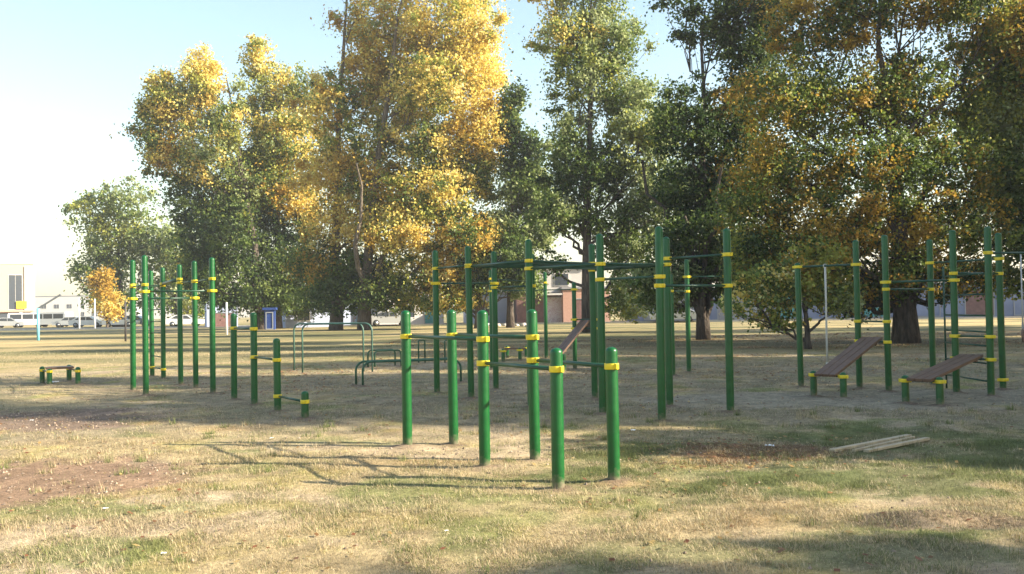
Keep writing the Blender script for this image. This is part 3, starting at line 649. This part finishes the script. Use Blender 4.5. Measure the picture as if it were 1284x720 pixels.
    # the big right tree
    tree('maple_tree', 'largest tree at right, rusty orange and olive crown on thick rough trunk', 'tree', 1136, 430,
         [(1040, 20, 80, 60, 1, 'oodg'), (1140, -20, 90, 60, 1, 'ogg'), (1140, -110, 80, 50, .8, 'og'), (1050, -90, 70, 50, .8, 'og'), (1240, 10, 80, 60, 1, 'olg'), (980, 120, 64, 50, .9, 'ogl'), (1070, 120, 80, 54, .95, 'olgg'), (1170, 110, 84, 60, .9, 'oggl'), (1000, 210, 80, 50, 1, 'ogl'), (940, 260, 50, 40, .9, 'glo'),
          (1090, 210, 76, 50, .9, 'ogg'), (1190, 200, 70, 50, .9, 'oggl'), (1030, 290, 74, 46, 1.1, 'oogd'), (1130, 290, 80, 44, 1, 'oolg'), (1220, 280, 60, 40, .9, 'odgl'),
          (1000, 350, 56, 40, 1, 'gloo'), (1150, 350, 66, 34, 1.1, 'oodg'), (1090, 360, 50, 28, 1.1, 'oodg'), (1060, 330, 60, 36, 1.1, 'odog'), (1210, 345, 50, 26, .9, 'dgo'), (940, 330, 40, 44, .9, 'gld'), (975, 310, 50, 40, 1, 'olg'), (1080, 385, 40, 16, .7, 'od')],
         29, 220000, .115, .44, puff=.6, depth=.75, trunk_top=13, forks=2, rust='r')
    tree('young_tree', 'small leaning tree with drooping yellowish leaves beside the rope', 'tree', 1014, 438,
         [(985, 352, 52, 26, 1, 'lgy'), (1025, 335, 44, 34, 1, 'log'), (950, 382, 46, 20, .7, 'lgy'), (1045, 375, 34, 22, .7, 'glp'), (975, 405, 40, 12, .5, 'lgy')], 30, 15000, .12, .12, puff=.45)
    tree('poplar_tree', 'sunlit yellow-green tree at the right edge', 'tree', 1330, 425,
         [(1270, 60, 60, 60, 1, 'lgo'), (1255, 150, 54, 50, 1, 'plg'), (1300, 120, 60, 60, 1, 'lg'), (1270, 230, 56, 46, 1.1, 'lpg'), (1320, 240, 60, 50, 1, 'lg'), (1290, 300, 46, 34, .9, 'pgl'), (1262, 350, 26, 20, .5, 'gl')],
         31, 95000, .145, .4, puff=.65)
    # trees standing to the right of the picture, whose shade lies over the ground
    big = [(-1.2, 3.6, 2.6, 2.2, 1, 'gdo'), (1.5, 4.2, 2.4, 2.2, 1, 'gd'), (0, 7, 3.1, 2.4, 1, 'gol'), (-.8, 10, 2.8, 2.3, .9, 'gl'), (.8, 12.6, 2.6, 2.2, .9, 'gy'), (0, 15.4, 2.2, 2.2, .9, 'gy'), (0, 18, 1.5, 1.6, .8, 'gy')]
    low = [(-.5, 2.4, 1.3, 1.2, 1, 'gd'), (.5, 3.2, 1.3, 1.1, 1, 'gl'), (0, 4.5, 1.3, 1.1, 1, 'gl'), (0, 5.5, .8, .8, .9, 'gy')]
    protos = {}
    for kind, x, y, sc in SHADE:
        lab = 'leafy green and yellow shade tree beyond the right edge of the picture'
        if kind not in protos:
            L, n, t_ = (big, 17000, .32) if kind == 'b' else (low, 2600, .12)
            a = tree('poplar_tree' if kind == 'b' else 'young_tree', lab, 'tree', x, y, L, 41, n, .34 if kind == 'b' else .16, t_, puff=.9 if kind == 'b' else .5, world=True, group='shade trees at right')
            a.scale = sc; protos[kind] = a
        else:
            a = protos[kind]; r_ = a.copy(); COL.objects.link(r_); r_.location = (x, y, 0); r_.scale = sc; r_.rotation_euler = (0, 0, x + y)
            r_['label'] = lab
            for ch in a.children: c = ch.copy(); COL.objects.link(c); c.parent = r_

# ------------------------------------------------------------------ background
def build_car(label, px, py, rz, m, kind='car', group='parked vehicles in the distance'):
    g = G(px, py); q = root('parked_van' if kind == 'van' else 'parked_car', (g.x, g.y, 0), label, 'van' if kind == 'van' else 'car', group, rz)
    if kind == 'van':
        prof = [(-2.6, .35), (2.6, .35), (2.65, .9), (2.35, 1.15), (1.75, 2.0), (1.5, 2.1), (-2.5, 2.1), (-2.62, 1.9)]; W = .95; wx = (-1.6, 1.7)
        win = [[(.95, 1.2), (2.1, 1.2), (1.62, 1.88), (.95, 1.88)], [(-.6, 1.2), (.8, 1.2), (.8, 1.88), (-.6, 1.88)], [(-2.3, 1.2), (-.75, 1.2), (-.75, 1.88), (-2.3, 1.88)]]
        ws = [(2.36, 1.17), (1.78, 1.98)]
    else:
        prof = [(-2.1, .3), (2.1, .3), (2.18, .6), (2.1, .8), (1.15, .95), (.45, 1.42), (-.9, 1.45), (-1.75, 1.02), (-2.12, .95), (-2.18, .6)]; W = .84; wx = (-1.3, 1.3)
        win = [[(.0, .95), (.95, .95), (.42, 1.34), (.0, 1.36)], [(-1.45, 1.0), (-.08, .95), (-.08, 1.36), (-.85, 1.36)]]
        ws = [(1.1, .99), (.5, 1.38)]
    MB().prism(prof, -W, W).build('body', m, q)
    for w in win:
        for s in (-1, 1): MB().prism(w, s * (W - .005), s * (W + .006)).build('window', M['glass'], q)
    dx, dz = ws[0][0] - ws[1][0], ws[1][1] - ws[0][1]; L = math.hypot(dx, dz); n = Vector((dz / L, 0, dx / L)) * .012
    a, b = ws; vs = [Vector((a[0], y, a[1])) + n for y in (-W * .86, W * .86)] + [Vector((b[0], y, b[1])) + n for y in (W * .8, -W * .8)]
    vs += [v - n * 2 for v in vs]; MB().add(vs, [(0, 1, 2, 3), (7, 6, 5, 4), (0, 4, 5, 1), (1, 5, 6, 2), (2, 6, 7, 3), (3, 7, 4, 0)]).build('windscreen', M['glass'], q)
    for x in wx:
        for s in (-1, 1):
            w = MB().lathe([(.02, -.1), (.3, -.1), (.33, -.06), (.33, .06), (.3, .1), (.02, .1)], (x, s * (W - .08), .33), 20, (0, 1, 0)).build('wheel', M['tyre'], q)
            MB().lathe([(.001, .1), (.19, .09), (.2, .105), (.001, .112)], (x, s * (W - .08), .33), 16, (0, s, 0)).build('rim', M['rim'], w)
    for s in (-1, 1):
        zx = prof[2][0]; MB().box((zx - .03, s * W * .75, .72 if kind == 'car' else .85), (.12, .26, .14), None, .03).build('headlight', M['lamp'], q)
        MB().box((-zx + .03, s * W * .8, .8), (.1, .18, .18), None, .02).build('tail_light', M['tail'], q)
    return q

def block(name, label, cat, px, py, w, d, h, rz, wall, roof, wins=(), extra=None, group=None, anchor=0):
    """building: local x along its front, front face at local y = 0, body behind"""
    g = G(px, py); q = root(name, (g.x, g.y, 0), label, cat, group, rz)
    x0 = -w / 2 + anchor * w / 2
    MB().box((x0 + w / 2, d / 2, h / 2 - .1), (w, d, h + .2)).build('wall', M[wall], q)
    MB().box((x0 + w / 2, d / 2, h + .12), (w + .3, d + .3, .22)).build('roof', M[roof], q)
    for (x, z, ww, hh, mm, nm) in wins:
        f = MB(); t = .08
        for sx in (-1, 1): f.box((x + sx * (ww / 2 + t / 2), -.03, z), (t, .08, hh + 2 * t))
        for sz in (-1, 1): f.box((x, -.032, z + sz * (hh / 2 + t / 2)), (ww - .002, .08, t))
        f.box((x, -.034, z), (.05, .05, hh - .002)) if nm == 'window' else None
        fr = f.build(nm, M['white' if nm == 'window' else 'grey'], q)
        MB().box((x, -.006, z), (ww, .03, hh)).build('pane' if nm == 'window' else 'leaf', M[mm], fr)
    return q

def build_background():
    # road (one strip with kerbs), slightly oblique
    def strip(name, y0, y1, z, m, k='structure', X0=-160, X1=190, n=1):
        f = lambda X, y: y - .26 * X
        b = MB()
        if name == 'kerb':
            d = Vector((1, -.26, 0)).normalized(); q = Matrix((d, Vector((-d.y, d.x, 0)), Vector((0, 0, 1)))).transposed()
            A = Vector((X0, f(X0, y0), 0)); B = Vector((X1, f(X1, y0), 0)); c = (A + B) / 2; c.z = .06; b.box(c, ((B - A).length, .18, .16), q)
        else: b.add([(X0, f(X0, y0), z), (X1, f(X1, y0), z), (X1, f(X1, y1), z), (X0, f(X0, y1), z)], [(0, 1, 2, 3)])
        o = b.build(name, M[m]); tag(o, None, None, None, k); return o
    strip('road', 88, 94.5, .03, 'asphalt'); strip('kerb', 88, 88, 0, 'kerb'); strip('kerb', 94.6, 94.6, 0, 'kerb')
    # cream building far left
    h = 12.4
    q = block('office_building', 'big cream and white building with dark ground floor at the far left', 'building', 42, 406.5, 44, 26, h, R(36), 'cream', 'white', anchor=-1,
              wins=[(-3.3, 6.6, 2.4, 7.0, 'glass', 'window')])
    MB().box((-.7, .4, 7.35), (1.9, 1.3, h - 3.2)).build('corner_panel', M['white'], q)
    MB().box((-20.2, -.35, 2.75), (40, .7, .35)).build('ledge', M['peach'], q)
    MB().box((-20, -.08, 1.2), (38, .12, 2.3)).build('shop_glazing', M['glass'], q)
    for x in (-2.4, -9, -16, -23, -30, -37): MB().box((x, -.45, 1.2), (.5, .5, 2.6)).build('column', M['white'], q)
    MB().box((-2.2, -.25, 4.0), (1.9, .25, 1.5)).build('sign', M['yellow'], q)
    # distant town silhouettes
    for i, (px, w, hh, c, lab) in enumerate(((78, 30, 7, 'white', 'low white block in the far haze, beside the blue pole'), (108, 36, 9, 'white', 'taller pale block in the far haze behind the pale poles'),
                                     (250, 40, 10, 'white', 'pale block glimpsed through the gap behind the left rig'), (40, 60, 6, 'lav', 'low bluish block in the far haze behind the cream building'))):
        block('apartment_building', lab, 'building', px, 401.2 if i != 2 else 399, w, 14, hh, R(8), c, 'roofgrey',
              wins=[(-w / 2 + 3 + k * 4.5, z, 1.8, 1.5, 'glass', 'window') for k in range(int(w / 4.5) - 1) for z in (2.2, 5.2) if z < hh - 1])
    # kiosks and sheds across the road
    block('blue_kiosk', 'small deep blue kiosk between dark trunks at left', 'kiosk', 338, 413.5, .9, 1.4, 1.75, R(10), 'deepblue', 'deepblue', [(0, .8, .5, 1.4, 'deepblue', 'door')])
    block('storage_building', 'tall pale blue hall glimpsed right of the left rig', 'building', 279, 411, 3.2, 8, 3.0, R(20), 'lav', 'white', [(-.0, .8, 2.2, 1.5, 'brick', 'gate')])
    block('storage_building', 'long pale lavender wall bright behind the two pale trunks', 'building', 418, 409.8, 9.5, 6, 2.45, R(24), 'lav', 'white', [(-3, 1.2, 1.2, 1.0, 'glass', 'window'), (2.8, 1.1, 1.4, 2.0, 'lav', 'door')])
    block('shop_building', 'grey-white shop with windows behind the right pale trunk', 'building', 505, 408, 8.5, 6, 2.9, R(14), 'white', 'roofgrey', [(-2.4, 1.4, 1.6, 1.2, 'glass', 'window'), (.4, 1.4, 1.6, 1.2, 'glass', 'window'), (2.8, 1.2, 1.0, 2.1, 'teal', 'door')])
    block('shop_building', 'pale blue kiosk with teal frame left of the brown brick wall', 'building', 628, 406, 7, 6, 3.0, R(6), 'lav', 'roofgrey', [(-1.6, 1.5, 1.4, 1.3, 'glass', 'window'), (1.7, 1.25, .9, 2.2, 'teal', 'door')])
    block('brick_house', 'brown brick house with white upper storey and scribbled white door', 'house', 694, 405.5, 7.2, 8, 3.0, R(4), 'brick', 'white',
          [(.05, 1.3, 1.7, 2.45, 'graffiti', 'door')])
    q = [o for o in bpy.data.objects if o.name.startswith('brick_house')][0]
    MB().box((0, 4, 4.3), (6.8, 7.6, 2.3)).build('upper_wall', M['white'], q); MB().box((0, 4, 5.6), (7.4, 8.2, .25)).build('roof', M['roofgrey'], q)
    for x in (-2.0, .9):
        w = MB().box((x, .17, 4.3), (1.5, .06, 1.3)).build('window', M['white'], q); MB().box((x, .12, 4.3), (1.3, .04, 1.1)).build('pane', M['glass'], w)
    MB().box((.05, -.6, 2.85), (2.8, 1.2, .18)).build('porch_roof', M['white'], q)
    block('garage', 'peach rendered garage right of the scribbled door', 'garage', 736, 405, 4.6, 6, 3.3, R(4), 'peach', 'roofgrey', [(0, 1.2, 2.2, 2.2, 'brick', 'gate')])
    # long blue-grey wall right
    q = block('garage_row', 'long blue-grey garage row with teal gates behind the right trees', 'garages', 1110, 399.6, 48, 7, 3.0, R(-14.5), 'bluewall', 'roofgrey',
              [(x, 1.35, 2.3, 2.3, mm, 'gate') for x, mm in ((-21, 'grey'), (-16.5, 'bluewall'), (-12, 'grey'), (-8.6, 'teal'), (-4, 'bluewall'), (-.8, 'teal'), (3.5, 'bluewall'), (8, 'brick'), (12, 'bluewall'), (16, 'grey'), (20.5, 'bluewall'))])
    block('garage', 'separate grey shed behind the forked dark trunk', 'garage', 905, 402.5, 9, 6, 2.7, R(-14.5), 'roofgrey', 'grey', [(-1.5, 1.2, 2.2, 2.1, 'bluewall', 'gate'), (2.2, 1.2, 2.2, 2.1, 'grey', 'gate')])
    # vehicles
    for (lab, px, py, rz, m_, k) in (('white van with blue windows parked before the cream building', 37, 410.5, .15, 'carwhite', 'van'), ('white van right of the light blue pole', 66, 410, 3.0, 'carwhite', 'van'),
        ('white car between the two pale poles at left', 110, 410.5, .2, 'carwhite', 'car'), ('silver car below the pale hazy tree', 88, 410.2, 3.3, 'carsilver', 'car'),
        ('white car right of the rusty orange tree', 152, 410, .0, 'carwhite', 'car'), ('blue car in the gap right of the rusty tree', 170, 409.5, .1, 'carblue', 'car'),
        ('silver car parked left of the cream building corner', 12, 411, .2, 'carsilver', 'car'), ('white car glimpsed behind the left rig', 232, 409.5, .1, 'carwhite', 'car'),
        ('silver car seen just left of the first post of the front dip bars', 488, 409, .2, 'carsilver', 'car'), ('grey-blue car nearest the right pale trunk', 472, 408.5, .2, 'carblue', 'car'),
        ('silver car parked behind the right tall posts of the central frame', 846, 404.5, R(-14.5) + math.pi, 'carsilver', 'car')):
        build_car(lab, px, py, rz, M[m_], k)
    # poles
    def pole(name, label, px, py, h, r, m_, cat='pole', extra=None, group=None):
        g = G(px, py); q = MB().path([(0, 0, -.2), (0, 0, h)], [r, r * .8], 12)
        if extra: extra(q)
        o = q.build(name, M[m_]); o.location = (g.x, g.y, 0); tag(o, label, cat, group); return o
    g = G(48, 427); q = root('blue_post', (g.x, g.y, 0), 'light blue post with slanted grey arm at the far left', 'post')
    MB().path([(0, 0, -.2), (0, 0, 2.05)], .09, 12).build('post', M['lightblue'], q)
    MB().box((.73, 0, 2.48), (1.72, .12, .09), Matrix.Rotation(R(-31), 3, 'Y'), .01).build('arm', M['tube_grey'], q)
    pole('thin_pole', 'thin dark pole standing left of the left bar rig', 157.5, 428, 2.35, .06, 'darkpole')
    pole('lamp_pole', 'pale pole at left, nearer the white vans', 99.5, 413, 3.6, .1, 'whitepaint', group='pale poles far left')
    pole('lamp_pole', 'pale pole at left, nearer the rusty tree', 119, 413, 3.4, .1, 'whitepaint', group='pale poles far left')
    pole('lamp_pole', 'pale grey pole between the left rig and the stepped posts', 284.5, 420, 2.3, .08, 'whitepaint')
    pole('lamp_pole', 'tall whitish pole right of the forked dark trunk', 896, 402, 3.6, .13, 'whitepaint')
    # pale stones by the verge
    for i in range(9):
        g = G(603 + i * 7.5 + rnd.uniform(-2, 2), 409 + rnd.uniform(-.8, .8)); b = MB(); n = 9
        rr = rnd.uniform(.22, .4)
        pr = [(rr * math.cos(t) * rnd.uniform(.85, 1.1), rr * .8 * math.sin(t)) for t in np.linspace(-.3, math.pi / 2 * .98, 5)]
        b.lathe(pr, (0, 0, 0), n); b.v = [(x * rnd.uniform(.85, 1.2), y * rnd.uniform(.85, 1.2), z * rnd.uniform(.85, 1.1)) for x, y, z in b.v]
        o = b.build('verge_stone', M['stone']); o.location = (g.x, g.y, 0)
        tag(o, 'pale stone in the row along the road verge behind the dip bars', 'stone', 'pale stones along the verge')

def build_small():
    def plank(label, a, b, w, z, grp=None):
        A, B = G(*a), G(*b); d = (B - A); L = d.length; d.normalize(); q = Matrix((d, Vector((-d.y, d.x, 0)), Vector((0, 0, 1)))).transposed()
        c = (A + B) / 2; o = MB().box((0, 0, 0), (L, w, .028), q, .003).build('loose_plank', M['plank'])
        o.location = (c.x, c.y, GZ(c.x, c.y) + z); tag(o, label, 'plank', 'loose planks on the grass')
    plank('loose raw plank lying on the grass, the left one that tapers from view', (1043, 567), (1140, 548), .07, .03)
    plank('loose raw plank lying on the grass, the right and nearer one', (1086, 568), (1163, 552), .06, .03)
    plank('narrow raw plank lying between the two wider ones', (1070, 567), (1146, 550), .03, .032)
    bits = [(965, 560, .03, 'crumpled white paper on the rusty leaf patch'), (68, 481, .05, 'white rag under the far left low bench'), (341, 551, .016, 'small white scrap in front of the stepped posts'),
            (132, 642, .016, 'pale scrap at the edge of the bare dirt'), (794, 541, .018, 'pale scrap right of the nearest post of the frame'), (205, 697, .01, 'small pale scrap in the green tuft at bottom left'),
            (40, 529, .016, 'white scrap on the dark soil at left edge'), (560, 668, .008, 'tiny white scrap in the foreground grass')]
    for px, py, s, lab in bits:
        g = G(px, py); b = MB(); rs = random.Random(px); n = 6
        vs = [(s * 1.6 * (i - 3) / 3 + rs.uniform(-.3, .3) * s, s * (j - 2) / 2 + rs.uniform(-.3, .3) * s, rs.uniform(0, .7) * s) for i in range(7) for j in range(5)]
        b.add(vs, [(i * 5 + j, i * 5 + j + 1, i * 5 + j + 6, i * 5 + j + 5) for i in range(6) for j in range(4)])
        o = b.build('paper_scrap', M['litter']); o.location = (g.x, g.y, GZ(g.x, g.y) + .012); tag(o, lab, 'litter', 'bits of litter on the ground')

build_rigs()
build_background()
build_small()
build_ground()
build_grass()
build_trees()

# ------------------------------------------------------------------ air
def haze(dens):
    b = MB().box((0, 415, 22), (1760, 960, 48)); m_ = bpy.data.materials.new('haze_air'); m_.use_nodes = True; nt = m_.node_tree; nt.nodes.clear()
    o = nt.nodes.new('ShaderNodeOutputMaterial'); v = nt.nodes.new('ShaderNodeVolumePrincipled'); v.inputs['Density'].default_value = dens
    v.inputs['Color'].default_value = (.93, .95, 1, 1); v.inputs['Anisotropy'].default_value = .2
    nt.links.new(v.outputs[0], o.inputs['Volume']); m_.volume_intersection_method = 'FAST' if hasattr(m_, 'volume_intersection_method') else None
    ob = b.build('haze', m_); tag(ob, 'thin morning haze over the field', 'haze', None, 'stuff')
haze(.0005)

# ------------------------------------------------------------------ light
w = bpy.data.worlds.new('World'); S.world = w; w.use_nodes = True; nt = w.node_tree
sk = nt.nodes.new('ShaderNodeTexSky'); sk.sky_type = 'NISHITA'; sk.sun_disc = False
sk.sun_elevation = SUN_EL; sk.sun_rotation = math.atan2(SD.x, SD.y)
sk.air_density = 1.4; sk.dust_density = 1.3; sk.ozone_density = 1.25
bg = nt.nodes['Background']; bg.inputs['Strength'].default_value = .09
nt.links.new(sk.outputs[0], bg.inputs['Color'])
l = bpy.data.lights.new('sun', 'SUN'); l.energy = 5.0; l.angle = R(.6); l.color = (1, .88, .69)
lo = bpy.data.objects.new('sun', l); COL.objects.link(lo); lo.rotation_euler = SUNV.to_track_quat('Z', 'Y').to_euler()
S.view_settings.view_transform = 'Standard'; S.view_settings.look = 'None'; S.view_settings.gamma = 1; S.view_settings.exposure = 1.75
S.view_settings.use_curve_mapping = False
S.cycles.max_bounces = 6; S.cycles.diffuse_bounces = 3; S.cycles.transmission_bounces = 4; S.cycles.volume_bounces = 0
